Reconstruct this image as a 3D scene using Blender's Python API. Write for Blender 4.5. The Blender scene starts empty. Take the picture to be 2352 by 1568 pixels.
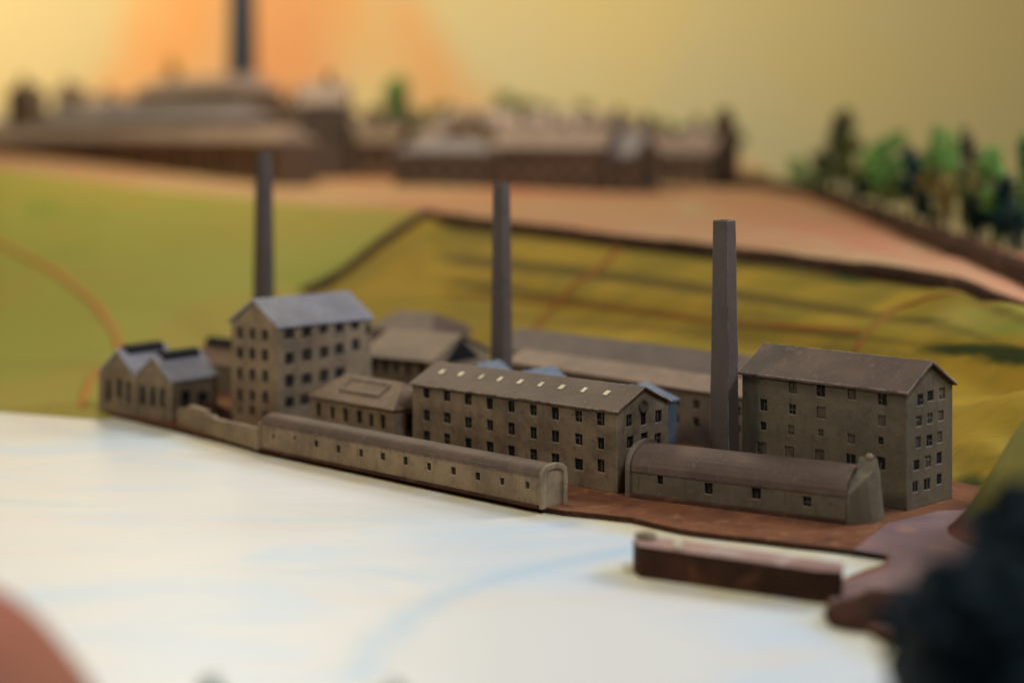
import bpy, bmesh, math, random
from mathutils import Vector, Matrix, noise
random.seed(7)
sc = bpy.context.scene
C = sc.collection
# 1 unit = 10 cm of the tabletop model.  +Y is away from the camera, z = 0 the factory ground.
# ------------------------------------------------------------------ camera
HC, F, CX, HOR = 1.9, 3920.0, 1176.0, 300.0      # eye height and the measured perspective (2352 px wide photo)
cd = bpy.data.cameras.new('camera'); cam = bpy.data.objects.new('camera', cd); C.objects.link(cam)
cam.location = (0, 0, HC); cam.rotation_euler = (math.pi/2, 0, 0)
cd.sensor_width = 36; cd.lens = 36*F/2352; cd.shift_y = -(784-HOR)/2352
cd.clip_start = .05; cd.clip_end = 400
cd.dof.use_dof = True; cd.dof.focus_distance = 9.0; cd.dof.aperture_fstop = .31
sc.camera = cam
# ------------------------------------------------------------------ light (indoors, by lamps)
w = bpy.data.worlds.new('World'); sc.world = w; w.use_nodes = True
bg = w.node_tree.nodes['Background']; bg.inputs[0].default_value = (.80, .82, .90, 1); bg.inputs[1].default_value = .035
def area(name, loc, target, size, power, col):
    l = bpy.data.lights.new(name, 'AREA'); l.shape = 'DISK'; l.size = size; l.energy = power; l.color = col
    o = bpy.data.objects.new(name, l); C.objects.link(o); o.location = loc
    o.rotation_euler = (Vector(target)-Vector(loc)).to_track_quat('-Z', 'Y').to_euler(); return o
area('window_light', (3.2, 3.0, 8.5), (-1.2, 10.5, 0), 2.6, 560, (.86, .92, 1))
area('ceiling_light', (-6.5, 7.5, 6.0), (-.4, 9.0, 0), 2.2, 300, (1, .86, .66))
area('back_window', (8.5, 11.5, 5.5), (-.3, 10.3, .5), 2.6, 640, (.82, .88, 1))
area('gallery_lamp', (-17, 36, 9), (-12, 48, 3.5), 5, 1700, (1, .84, .56))
area('backdrop_fill', (-1, 31, 13), (3, 48, 2), 8, 2700, (1, .95, .78))  # added soft fill that evens out the backdrop, no known source
area('field_lamp', (-4, 23, 11), (-2, 20, 0), 5, 1250, (1, .88, .62))
sc.view_settings.view_transform = 'Standard'; sc.view_settings.look = 'None'
sc.view_settings.exposure = 0; sc.view_settings.gamma = 1
sc.render.engine = 'CYCLES'
# ------------------------------------------------------------------ materials
def nd(t, k, **kw):
    n = t.nodes.new(k)
    for a, b in kw.items(): setattr(n, a, b)
    return n
def mixc(t, fac, a, b):
    n = nd(t, 'ShaderNodeMix', data_type='RGBA')
    if isinstance(fac, (int, float)): n.inputs[0].default_value = fac
    else: t.links.new(fac, n.inputs[0])
    for s, v in ((6, a), (7, b)):
        if isinstance(v, tuple): n.inputs[s].default_value = (*v, 1)
        else: t.links.new(v, n.inputs[s])
    return n.outputs[2]
def nz(t, scale, detail=4, rough=.6, stretch=(1, 1, 1), dist=0, coord='Object'):
    tc = nd(t, 'ShaderNodeTexCoord'); mp = nd(t, 'ShaderNodeMapping'); mp.inputs['Scale'].default_value = stretch
    t.links.new(tc.outputs[coord], mp.inputs[0])
    n = nd(t, 'ShaderNodeTexNoise'); n.inputs['Scale'].default_value = scale; n.inputs['Detail'].default_value = detail
    n.inputs['Roughness'].default_value = rough; n.inputs['Distortion'].default_value = dist
    t.links.new(mp.outputs[0], n.inputs['Vector']); return n.outputs[0]
def ramp(t, fac, lo, hi):
    n = nd(t, 'ShaderNodeMapRange'); n.inputs[1].default_value = lo; n.inputs[2].default_value = hi
    n.interpolation_type = 'SMOOTHSTEP'
    t.links.new(fac, n.inputs[0]); return n.outputs[0]
def mul(t, a, b):
    n = nd(t, 'ShaderNodeMath', operation='MULTIPLY'); t.links.new(a, n.inputs[0])
    if isinstance(b, (int, float)): n.inputs[1].default_value = b
    else: t.links.new(b, n.inputs[1])
    return n.outputs[0]
def base(name, rough=.7, spec=.3):
    m = bpy.data.materials.new(name); m.use_nodes = True; t = m.node_tree
    b = t.nodes['Principled BSDF']; b.inputs['Roughness'].default_value = rough
    b.inputs['Specular IOR Level'].default_value = spec
    return m, t, b
def clay(name, c1, c2, c3, wear=None, rough=.62, spec=.35, sc1=4.5, sc2=18, bump=.38, edge=.010):
    """hand-painted cast resin: two-tone wash, fine speckle, worn edges"""
    m, t, b = base(name, rough, spec)
    col = mixc(t, ramp(t, nz(t, sc1, 5, .65), .35, .65), c1, c2)
    col = mixc(t, mul(t, ramp(t, nz(t, sc2, 6, .75), .52, .72), .75), col, c3)
    col = mixc(t, mul(t, ramp(t, nz(t, 26, 4, .6, (1, 1, .14)), .56, .74), .55), col, c3)
    col = mixc(t, mul(t, ramp(t, nz(t, 9, 5, .7), .60, .74), .5), col, tuple(min(1, q_*1.55) for q_ in c1))
    bev = nd(t, 'ShaderNodeBevel', samples=4); bev.inputs[0].default_value = edge
    if wear:
        g = nd(t, 'ShaderNodeNewGeometry'); d = nd(t, 'ShaderNodeVectorMath', operation='DOT_PRODUCT')
        t.links.new(bev.outputs[0], d.inputs[0]); t.links.new(g.outputs['Normal'], d.inputs[1])
        e = ramp(t, d.outputs['Value'], .985, .86)
        col = mixc(t, mul(t, mul(t, e, ramp(t, nz(t, 14, 4), .36, .58)), .9), col, wear)
    t.links.new(col, b.inputs['Base Color'])
    bp = nd(t, 'ShaderNodeBump'); bp.inputs['Strength'].default_value = bump; bp.inputs['Distance'].default_value = .012
    t.links.new(nz(t, 18, 6, .7), bp.inputs['Height']); t.links.new(bev.outputs[0], bp.inputs['Normal'])
    t.links.new(bp.outputs[0], b.inputs['Normal']); return m
def paint(name, cols, scale, stretch=(1, 1, 1), rough=.75, spec=.06, bump=.15, bs=20, dist=.6, detail=4):
    m, t, b = base(name, rough, spec)
    col = mixc(t, ramp(t, nz(t, scale, detail, .6, stretch, dist), .36, .64), cols[0], cols[1])
    for i, c in enumerate(cols[2:]):
        col = mixc(t, mul(t, ramp(t, nz(t, scale*(2.1+i*1.7), detail, .6, stretch, dist), .54, .70), .8), col, c)
    t.links.new(col, b.inputs['Base Color'])
    bp = nd(t, 'ShaderNodeBump'); bp.inputs['Strength'].default_value = bump; bp.inputs['Distance'].default_value = .02
    t.links.new(nz(t, bs, 5), bp.inputs['Height']); t.links.new(bp.outputs[0], b.inputs['Normal']); return m
M = {}
M['wall'] = clay('olive_stone_wall', (.205, .146, .084), (.115, .080, .048), (.048, .035, .026), wear=(.36, .29, .19))
M['wall_pale'] = clay('buff_stone_wall', (.265, .190, .108), (.165, .117, .070), (.08, .057, .036), wear=(.42, .34, .22))
M['wall_shaded'] = clay('shaded_olive_wall', (.135, .106, .062), (.095, .075, .046), (.06, .046, .03), wear=(.26, .21, .15))  # olive wall copy, darkened for the weaker light on the right side
M['wall_brown'] = clay('brown_stone_wall', (.150, .110, .075), (.115, .085, .060), (.06, .045, .035), wear=(.28, .22, .15))
M['roof'] = clay('grey_brown_roof', (.120, .076, .053), (.080, .053, .040), (.155, .102, .074), wear=(.55, .43, .31), rough=.62, spec=.25)
M['roof_pink'] = clay('pinkish_brown_roof', (.25, .165, .115), (.19, .125, .088), (.12, .08, .06), wear=(.4, .3, .2), spec=.25)
M['roof_dark'] = clay('dull_purple_roof', (.115, .078, .066), (.088, .060, .052), (.06, .042, .038), wear=(.22, .16, .13), spec=.2)
M['roof_tan'] = clay('tan_brown_roof', (.190, .122, .076), (.140, .092, .060), (.09, .06, .042), wear=(.38, .29, .20), rough=.6, spec=.25)
M['roof_cool_lit'] = clay('cool_lit_roof', (.27, .26, .28), (.21, .20, .22), (.15, .14, .15), wear=(.45, .43, .44), rough=.42, spec=.6)  # grey-brown roof with cool window light put into its colour
M['roof_blue_lit'] = clay('blue_lit_roof', (.20, .22, .25), (.14, .17, .21), (.07, .10, .16), wear=(.35, .38, .4), rough=.6, spec=.25)  # same roofing, bluish light on right-facing slopes painted in
M['blue_wall'] = clay('faded_blue_wall', (.060, .080, .095), (.045, .060, .075), (.025, .03, .035))
M['chim'] = clay('chimney_resin', (.085, .062, .051), (.064, .047, .040), (.045, .033, .028), wear=(.30, .25, .21), rough=.45, spec=.5, sc1=2.5)
M['dark'] = clay('blackened_glazing', (.010, .010, .011), (.006, .006, .008), (.03, .025, .02), rough=.7, spec=.15)
M['frame'] = clay('scratched_frame', (.11, .082, .05), (.05, .04, .03), (.02, .018, .015))
M['cream'] = clay('cream_rooflight', (.75, .66, .45), (.62, .52, .33), (.4, .32, .2))
M['earth'] = paint('orange_earth', [(.20, .080, .036), (.13, .050, .026), (.06, .034, .025), (.26, .13, .06)], 2.2, bump=.4)
M['edge'] = paint('dark_bank_edge', [(.060, .026, .015), (.035, .018, .011), (.10, .045, .022)], 3, bump=.6, bs=12)
M['road'] = paint('salmon_road', [(.44, .27, .14), (.48, .21, .115), (.46, .36, .19)], .35, (1, .6, 1), bump=.1)
M['path'] = paint('orange_path', [(.46, .19, .045), (.40, .22, .06)], 2, bump=.1)
M['track'] = paint('red_track', [(.27, .075, .02), (.24, .11, .025)], 3, bump=.1)
M['townwall'] = clay('town_wall', (.19, .120, .070), (.14, .092, .055), (.07, .05, .03), sc1=1, sc2=6)
M['townroof'] = clay('town_roof', (.30, .21, .16), (.24, .165, .13), (.15, .11, .09), sc1=1, sc2=6)
M['townpale'] = clay('town_pale_roof', (.25, .215, .215), (.20, .17, .165), (.15, .12, .11), sc1=1, sc2=6)
M['bark'] = paint('painted_bark', [(.05, .035, .025), (.08, .05, .03)], 6)
M['stack'] = clay('blue_black_stack', (.022, .030, .040), (.035, .035, .045), (.015, .02, .02))
def leafm(n, a, b_, c): M[n] = paint(n, [a, b_, c], 6, bump=.2, rough=.75, spec=.15)
leafm('leaf_dark', (.008, .030, .028), (.005, .018, .020), (.02, .06, .035))
leafm('leaf_teal', (.010, .045, .050), (.008, .025, .035), (.02, .08, .06))
leafm('leaf_green', (.07, .20, .04), (.03, .11, .025), (.17, .32, .08))
leafm('leaf_light', (.24, .42, .09), (.12, .26, .05), (.36, .50, .14))
leafm('leaf_olive', (.14, .15, .03), (.07, .08, .02), (.24, .22, .05))
leafm('leaf_ochre', (.42, .30, .08), (.26, .19, .05), (.5, .42, .14))
leafm('leaf_fore', (.010, .020, .026), (.006, .013, .018), (.014, .034, .034))
# painted river: off-white with blue washes, cream along the bank (attribute = distance from the bank)
m, t, b = base('painted_river', .34, .5); M['river'] = m
col = mixc(t, ramp(t, nz(t, .55, 3, .5, (1, 1.6, 1), 1.2), .42, .66), (.74, .74, .71), (.62, .71, .78))
col = mixc(t, mul(t, ramp(t, nz(t, 1.0, 3, .5, (.6, 2.2, 1), .8), .54, .70), .7), col, (.76, .70, .64))
col = mixc(t, mul(t, ramp(t, nz(t, .8, 2, .5, (.5, 2.6, 1), .4), .60, .72), .30), col, (.45, .62, .72))
aw = nd(t, 'ShaderNodeAttribute', attribute_name='wash'); col = mixc(t, mul(t, aw.outputs['Fac'], .75), col, (.44, .62, .76))
at = nd(t, 'ShaderNodeAttribute', attribute_name='shore')
sh = nd(t, 'ShaderNodeMath', operation='MULTIPLY_ADD'); t.links.new(nz(t, 3, 4), sh.inputs[0]); sh.inputs[1].default_value = .55
t.links.new(at.outputs['Fac'], sh.inputs[2])
col = mixc(t, ramp(t, sh.outputs[0], .75, .22), col, (.66, .56, .30))
t.links.new(col, b.inputs['Base Color'])
bp = nd(t, 'ShaderNodeBump'); bp.inputs['Strength'].default_value = .12; bp.inputs['Distance'].default_value = .02
t.links.new(nz(t, 5, 5, .6, (.6, 2, 1)), bp.inputs['Height']); t.links.new(bp.outputs[0], b.inputs['Normal'])
# fields: brushed yellow-olive, attribute 'tone' carries which painted field a point lies in
m, t, b = base('painted_fields', .75, .08); M['field'] = m
at = nd(t, 'ShaderNodeAttribute', attribute_name='tone')
yel = mixc(t, ramp(t, nz(t, .9, 5, .6, (.5, 1.6, 1), .8), .35, .65), (.34, .215, .022), (.22, .155, .018))
yel = mixc(t, mul(t, ramp(t, nz(t, 2.2, 5, .65, (.35, 1.5, 1), .5), .52, .70), .7), yel, (.16, .125, .018))
grn = mixc(t, ramp(t, nz(t, .35, 4, .6, (1, .8, 1), .8), .38, .62), (.285, .275, .050), (.32, .25, .05))
grn = mixc(t, mul(t, ramp(t, nz(t, .8, 4, .6, (1, .8, 1), .5), .52, .70), .7), grn, (.20, .235, .035))
col = mixc(t, ramp(t, at.outputs['Fac'], .25, .75), grn, yel)
at3 = nd(t, 'ShaderNodeAttribute', attribute_name='band')
s3 = nd(t, 'ShaderNodeMath', operation='MULTIPLY_ADD'); t.links.new(nz(t, 1.6, 5, .65, (.5, 1.5, 1)), s3.inputs[0]); s3.inputs[1].default_value = .7
t.links.new(at3.outputs['Fac'], s3.inputs[2])
col = mixc(t, ramp(t, s3.outputs[0], .45, 1.25), col, (.105, .070, .012))
at2 = nd(t, 'ShaderNodeAttribute', attribute_name='stroke_shade')
sm = nd(t, 'ShaderNodeMath', operation='MULTIPLY_ADD'); t.links.new(nz(t, 4, 5, .65, (.4, 1.3, 1)), sm.inputs[0]); sm.inputs[1].default_value = .7
t.links.new(at2.outputs['Fac'], sm.inputs[2])
col = mixc(t, ramp(t, sm.outputs[0], .62, 1.25), col, (.030, .040, .008))
t.links.new(col, b.inputs['Base Color'])
bp = nd(t, 'ShaderNodeBump'); bp.inputs['Strength'].default_value = .4; bp.inputs['Distance'].default_value = .05
t.links.new(nz(t, 3, 6, .6, (.5, 1.5, 1)), bp.inputs['Height']); t.links.new(bp.outputs[0], b.inputs['Normal'])
# backdrop: yellow wall with orange brushed clouds
m, t, b = base('painted_backdrop', .8, .1); M['backdrop'] = m
tc = nd(t, 'ShaderNodeTexCoord'); sx = nd(t, 'ShaderNodeSeparateXYZ'); t.links.new(tc.outputs['Object'], sx.inputs[0])
col = mixc(t, ramp(t, nz(t, .12, 3), .4, .6), (.70, .56, .25), (.66, .56, .30))
def smear(col, x0, z0, wx, wz, lean, c, k):
    def mth(op, a, b_, c_=None):
        n = nd(t, 'ShaderNodeMath', operation=op)
        for i, v in enumerate((a, b_, c_)):
            if v is None: continue
            if isinstance(v, (int, float)): n.inputs[i].default_value = v
            else: t.links.new(v, n.inputs[i])
        return n.outputs[0]
    dz = mth('SUBTRACT', sx.outputs[2], z0)
    dx = mth('SUBTRACT', mth('SUBTRACT', sx.outputs[0], x0), mth('MULTIPLY', dz, lean))
    wob = mth('MULTIPLY', mth('SUBTRACT', nz(t, .5, 3), .5), wx*1.5)
    dx = mth('DIVIDE', mth('ADD', dx, wob), wx); dz = mth('DIVIDE', dz, wz)
    r = mth('ADD', mth('MULTIPLY', dx, dx), mth('MULTIPLY', dz, dz))
    return mixc(t, mul(t, mul(t, ramp(t, r, 2.4, -.9), ramp(t, nz(t, .35, 4, .6, (1, 1, .5)), .10, .45)), k), col, c)
col = smear(col, -9.6, 4.3, 1.5, 4.2, .45, (.84, .34, .09), .95)
col = smear(col, -6.4, 4.0, 1.7, 4.0, .05, (.76, .29, .11), .95)
col = smear(col, -3.2, 4.4, 1.4, 3.8, -.75, (.78, .36, .12), .85)
t.links.new(col, b.inputs['Base Color'])
# ------------------------------------------------------------------ helpers
def link(name, bm, mat, parent=None, smooth=False):
    me = bpy.data.meshes.new(name); bmesh.ops.recalc_face_normals(bm, faces=bm.faces[:]); bm.to_mesh(me); bm.free()
    for k in (mat if isinstance(mat, (list, tuple)) else [mat]): me.materials.append(M[k] if isinstance(k, str) else k)
    if smooth:
        for p in me.polygons: p.use_smooth = True
    o = bpy.data.objects.new(name, me); C.objects.link(o)
    if parent: o.parent = parent
    return o
def thing(name, loc, rz, label, cat, group=None):
    o = bpy.data.objects.new(name, None); C.objects.link(o); o.location = loc; o.rotation_euler = (0, 0, rz)
    o.empty_display_size = .1
    return tag(o, label, cat, group)
def tag(o, label=None, cat=None, group=None, kind=None):
    if label: o['label'] = label
    if cat: o['category'] = cat
    if group: o['group'] = group
    if kind: o['kind'] = kind
    return o
def box(bm, x0, x1, y0, y1, z0, z1):
    v = [bm.verts.new(p) for p in ((x0,y0,z0),(x1,y0,z0),(x1,y1,z0),(x0,y1,z0),(x0,y0,z1),(x1,y0,z1),(x1,y1,z1),(x0,y1,z1))]
    for f in ((0,3,2,1),(4,5,6,7),(0,1,5,4),(1,2,6,5),(2,3,7,6),(3,0,4,7)): bm.faces.new([v[i] for i in f])
def prism(bm, prof, axis, a, b_):
    """extrude a closed profile (list of (s, z)) along local x or y"""
    mk = (lambda s, z, q: (q, s, z)) if axis == 'x' else (lambda s, z, q: (s, q, z))
    A = [bm.verts.new(mk(s, z, a)) for s, z in prof]; B = [bm.verts.new(mk(s, z, b_)) for s, z in prof]
    n = len(prof); bm.faces.new(A); bm.faces.new(B[::-1])
    for i in range(n): bm.faces.new((A[i], A[(i+1) % n], B[(i+1) % n], B[i]))
def ground_pt(px, py, h=0):
    Y = F*(HC-h)/(py-HOR); return Vector(((px-CX)/F*Y, Y, h))
def facade(bm, O, U, N, Lu, H, wins, z0=0, depth=.014):
    """rectangular wall face from O along U, height H, with real window recesses; N points inwards"""
    us = sorted({0, Lu, *[q for w_ in wins for q in (w_[0], w_[1])]}); zs = sorted({z0, H, *[q for w_ in wins for q in (w_[2], w_[3])]})
    cache = {}
    def V(u, z, d=0):
        k = (round(u, 5), round(z, 5), d)
        if k not in cache: cache[k] = bm.verts.new(O+U*u+N*d+Vector((0, 0, z)))
        return cache[k]
    for i in range(len(us)-1):
        for j in range(len(zs)-1):
            uc, zc = (us[i]+us[i+1])/2, (zs[j]+zs[j+1])/2
            if any(a < uc < b_ and c < zc < d for a, b_, c, d in wins): continue
            bm.faces.new((V(us[i], zs[j]), V(us[i+1], zs[j]), V(us[i+1], zs[j+1]), V(us[i], zs[j+1])))
    for a, b_, c, d in wins:
        ul = [u for u in us if a <= u <= b_]; zl = [z for z in zs if c <= z <= d]
        for p, q in zip(ul, ul[1:]):
            for z in (c, d): bm.faces.new((V(p, z), V(q, z), V(q, z, depth), V(p, z, depth)))
        for p, q in zip(zl, zl[1:]):
            for u in (a, b_): bm.faces.new((V(u, p), V(u, q), V(u, q, depth), V(u, p, depth)))
        bm.faces.new((V(a, c, depth), V(b_, c, depth), V(b_, d, depth), V(a, d, depth)))
class Bld:
    def __init__(s, name, p0, ang, L, w, h, label, cat, z=0, group=None):
        s.a = math.radians(ang); s.L, s.w, s.h, s.z = L, w, h, z; s.p0 = Vector((p0[0], p0[1], z))
        s.U = Vector((math.cos(s.a), math.sin(s.a), 0)); s.V = Vector((-math.sin(s.a), math.cos(s.a), 0))
        s.root = thing(name, s.p0, s.a, label, cat, group); s.fw, s.rw = [], []
    def hit(s, px, py, side):
        d = Vector(((px-CX)/F, 1, -(py-HOR)/F)); o = Vector((0, 0, HC))
        n, p = (s.V, s.p0) if side == 'f' else (s.U, s.p0+s.U*s.L)
        k = (p-o).dot(n)/d.dot(n); q = o+d*k-s.p0
        return (q.dot(s.U) if side == 'f' else q.dot(s.V)), q.z
    def win(s, px, py, ww, wh, side='f'):
        u, z = s.hit(px, py, side); s.winu(u, z, ww, wh, side)
    def winu(s, u, z, ww, wh, side='f'):
        ww *= random.uniform(.9, 1.12); wh *= random.uniform(.92, 1.1)
        lim = s.L if side == 'f' else s.w
        a, b_, c, d = max(.008, u-ww/2), min(lim-.008, u+ww/2), max(.01, z-wh/2), min(s.h-.008, z+wh/2)
        a, b_, c, d = (round(q_, 3) for q_ in (a, b_, c, d)); lst = s.fw if side == 'f' else s.rw
        if b_-a < .008 or d-c < .01 or b_ >= lim-.002 or d >= s.h-.002: return
        if any(a < q[1]+.004 and b_ > q[0]-.004 and c < q[3]+.004 and d > q[2]-.004 for q in lst): return
        lst.append((a, b_, c, d))
    def walls(s, mat, ridge=None, tops=(), depth=.014):
        """tops: list of gable outlines; ridge 'x' puts them on the right/left ends, 'y' on the front/back"""
        L, w_, h = s.L, s.w, s.h; bm = bmesh.new()
        facade(bm, Vector((0,0,0)), Vector((1,0,0)), Vector((0,1,0)), L, h, s.fw, 0, depth)
        facade(bm, Vector((L,0,0)), Vector((0,1,0)), Vector((-1,0,0)), w_, h, s.rw, 0, depth)
        def q(*ps): bm.faces.new([bm.verts.new(p) for p in ps])
        q((0,w_,0),(L,w_,0),(L,w_,h),(0,w_,h)); q((0,0,0),(0,w_,0),(0,w_,h),(0,0,h)); q((0,0,0),(L,0,0),(L,w_,0),(0,w_,0))
        for prof in tops:
            if ridge == 'x': q(*[(L, y, z) for y, z in prof]); q(*[(0, y, z) for y, z in prof])
            else: q(*[(x, 0, z) for x, z in prof]); q(*[(x, w_, z) for x, z in prof])
        bmesh.ops.remove_doubles(bm, verts=bm.verts[:], dist=1e-5)
        o = link('wall', bm, mat, s.root)
        for lst, side in ((s.fw, 'f'), (s.rw, 'r')):
            for a, b_, c, d in lst: s.window(a, b_, c, d, side, depth)
        return o
    def window(s, a, b_, c, d, side, depth):
        bm = bmesh.new(); e = .0012
        def bx(u0, u1, z0, z1, d0, d1):
            if side == 'f': box(bm, u0, u1, d0, d1, z0, z1)
            else: box(bm, s.L-d1, s.L-d0, u0, u1, z0, z1)
        bx(a+e, b_-e, c+e, d-e, depth-.004, depth-.001)
        nf = len(bm.faces)
        ww, wh = b_-a, d-c; g = min(ww, wh)*.10
        if random.random() < .75:      # scratched glazing bars, cut unevenly as on the model
            um = a+ww*random.uniform(.38, .62); hh = random.choice((1, 1, .55, .7))
            bx(um-g/2, um+g/2, c+e, c+wh*hh-e, depth-.007, depth-.0041)
            if random.random() < .7:
                zm = c+wh*random.uniform(.4, .62); x0, x1 = random.choice(((a+e, b_-e), (a+e, um-g/2), (um+g/2, b_-e)))
                bx(x0, x1, zm-g/2, zm+g/2, depth-.0075, depth-.0044)
        for i, f in enumerate(bm.faces): f.material_index = 1 if i >= nf else 0
        link('window', bm, ['frame' if getattr(s, 'faint', 0) > random.random() else 'dark', 'frame'], s.root)
    def ridge_x(s, r, mat, o=.014, t=.012, y0=None, y1=None):
        w_ = s.w; k = (r-s.h)/(w_/2); bm = bmesh.new(); e = .002
        p = [(-o, s.h-o*k+e), (w_/2, r+e), (w_+o, s.h-o*k+e), (w_+o, s.h-o*k+t), (w_/2, r+t*1.15), (-o, s.h-o*k+t)]
        prism(bm, p, 'x', -o, s.L+o); return link('roof', bm, mat, s.root)
    def ridge_y(s, r, mat, x0, x1, o=.014, t=.012, parent=None, ol=None, orr=None):
        c = (x0+x1)/2; k = (r-s.h)/((x1-x0)/2); bm = bmesh.new(); e = .002
        ol = o if ol is None else ol; orr = o if orr is None else orr
        p = [(x0-ol, s.h-ol*k+e), (c, r+e), (x1+orr, s.h-orr*k+e), (x1+orr, s.h-orr*k+t), (c, r+t*1.15), (x0-ol, s.h-ol*k+t)]
        prism(bm, p, 'y', -o, s.w+o); return link('roof', bm, mat, parent or s.root)
    def hip(s, r, il, ir, mat, o=.014, t=.010):
        bm = bmesh.new(); L, w_, h = s.L, s.w, s.h+.001
        v = [bm.verts.new(p) for p in ((-o,-o,h),(L+o,-o,h),(L+o,w_+o,h),(-o,w_+o,h),(-o,-o,h+t),(L+o,-o,h+t),(L+o,w_+o,h+t),(-o,w_+o,h+t),(il,w_/2,r),(L-ir,w_/2,r))]
        for f in ((3,2,1,0),(0,1,5,4),(1,2,6,5),(2,3,7,6),(3,0,4,7),(4,5,9,8),(5,6,9),(6,7,8,9),(7,4,8)): bm.faces.new([v[i] for i in f])
        return link('roof', bm, mat, s.root)
def arc(w_, h, r, o=0, n=14, pw=1.0):
    """rounded section from (-o, h) over (w/2, r) to (w+o, h)"""
    out = []
    for i in range(n+1):
        q = math.pi*i/n; out.append((w_/2-(w_/2+o)*math.cos(q), h+(r-h)*math.sin(q)**pw))
    return out
def tri(a, b_, h, r): return [(a, h), (b_, h), ((a+b_)/2, r)]
# ------------------------------------------------------------------ the terrain
def lerp(tab, x, k):
    if x <= tab[0][0]: return tab[0][k]
    for p, q in zip(tab, tab[1:]):
        if x <= q[0]: return p[k]+(q[k]-p[k])*(x-p[0])/(q[0]-p[0])
    return tab[-1][k]
# columns of the fan of sight lines: (bearing, distance, height) of the far edge of the fields, and where they start
def HH(y, Y): return HC-(y-HOR)*Y/F
RIM = [(p, Y, HH(y, Y)) for p, Y, y in ((-900,30,365),(-400,27,375),(0,23,392),(350,21,434),(700,19,472),(960,17.3,482),(1000,17,488),(1400,15.2,536),(1700,14.1,570),(2000,13.0,606),(2200,12.3,638),(2352,11.6,700),(2800,10.3,820),(3300,9.4,900))]
FRONT = [(-900,12.9),(-300,12.25),(0,11.92),(232,11.6),(430,12.2),(600,12.9),(1100,12.9),(1250,12.6),(1500,11.9),(1700,11.0),(1900,10.2),(2177,9.3),(2352,8.9),(2800,8.2),(3300,7.8)]
def sstep(x): x = max(0, min(1, x)); return x*x*(3-2*x)
def field_h(px, Y):
    Yr, hr = lerp(RIM, px, 1), lerp(RIM, px, 2); Yf = lerp(FRONT, px, 1)
    tt = (Y-Yf)/(Yr-Yf); x = (px-CX)/F*Y
    step = .10*sstep((px-985)/30)
    h = (hr-step)*(tt if tt < 0 else (.35*tt+.65*sstep(tt)))*1.0
    mid = sstep((px-800)/250)
    if 0 < tt < 1:
        h += mid*.045*math.sin(tt*math.pi)*math.sin(tt*20+px*.0012)          # terraces across the middle field
        h += .05*math.sin(tt*math.pi)*noise.noise(Vector((x*.5, Y*.35, 3)))*2
        b_ = sstep((px-1950)/250)                                               # mounds on the right
        h += .30*math.exp(-((tt-.74)/.14)**2-((px-2420)/290)**2) - .10*math.exp(-((tt-.52)/.06)**2-((px-2380)/230)**2) + .22*math.exp(-((tt-.30-(px-2200)*.0005)/.11)**2-((px-2400)/190)**2) + .12*math.exp(-((tt-.12)/.08)**2-((px-2280)/110)**2)
        h += b_*.03*noise.noise(Vector((x*2.2, Y*2.2, 9)))
    return h
def plat_h(px, Y):
    Yr, hr = lerp(RIM, px, 1), lerp(RIM, px, 2); k = (Y-Yr)/(46-Yr)
    return hr+(HH(325, 46)-hr)*k
STRIP = [(1640,428),(1760,432),(1880,455),(1990,498),(2100,545),(2230,598),(2352,650),(2550,720)]
def far_edge(px):
    if px < 1600: return 46
    py = lerp(STRIP, px, 1); Yr = lerp(RIM, px, 1)
    for i in range(400):
        Y = Yr+(46-Yr)*i/400
        if HC-(py-HOR)*Y/F <= plat_h(px, Y): break
    return min(46, Y+2.2+max(0, (1800-px)/200)*16)
def on(fn, px, py, lo, hi):
    """where the sight line of bearing px first reaches the surface fn"""
    n = 400
    for i in range(n+1):
        Y = lo+(hi-lo)*i/n
        if HC-(py-HOR)*Y/F <= fn(px, Y): break
    return Vector(((px-CX)/F*Y, Y, fn(px, Y)))
def grid(name, fn, pxs, lo, hi, n, mat, attr=None):
    bm = bmesh.new(); rows = []; info = []
    for px in pxs:
        a, b_ = lo(px), hi(px); r = []
        for j in range(n+1):
            Y = a+(b_-a)*j/n; r.append(bm.verts.new(((px-CX)/F*Y, Y, fn(px, Y)))); info.append((px, Y, j/n))
        rows.append(r)
    for r, s in zip(rows, rows[1:]):
        for j in range(n): bm.faces.new((r[j], s[j], s[j+1], r[j+1]))
    o = link(name, bm, mat, None, True)
    if attr:
        for nm, f in attr.items():
            A = o.data.attributes.new(nm, 'FLOAT', 'POINT')
            for i, q in enumerate(info): A.data[i].value = f(*q)
    return tag(o, kind='structure')
def stroke_shade(px, Y, tt):  # dark green brush strokes, plus shade painted into creases below the mounds
    y = HOR+F*(HC-field_h(px, Y))/Y; v = 0
    for (cx, cy, rx, ry, k) in ((2230,802,150,16,1.1),(2340,815,90,20,1.3),(2080,815,70,8,.6),(2230,1110,60,40,.8),(1960,640,70,20,.8),(2120,735,90,14,.7),(2330,830,120,18,.8),(1620,575,420,26,.55),(1450,640,420,10,.35),(2000,560,200,30,.3),(1750,720,60,10,.5),(2250,930,60,40,.4)):
        v = max(v, k*math.exp(-((px-cx)/rx)**2-((y-cy)/ry)**2))
    return v
def band(px, Y, tt):
    """brushed brown-green strokes that run along the middle field"""
    y = HOR+F*(HC-field_h(px, Y))/Y; ry = HOR+F*(HC-lerp(RIM, px, 2))/lerp(RIM, px, 1); d = y-ry-8; m = sstep((px-930+(560-y)*-.0)/160); v = 0
    for o_, w_, k in ((18,22,1.1),(100,16,1.0),(158,9,1.0),(205,18,.5)):
        v = max(v, k*math.exp(-((d-o_-10*math.sin(px*.004+o_))/w_)**2))
    return v*m*(1-.5*sstep((px-1900)/200))
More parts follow.
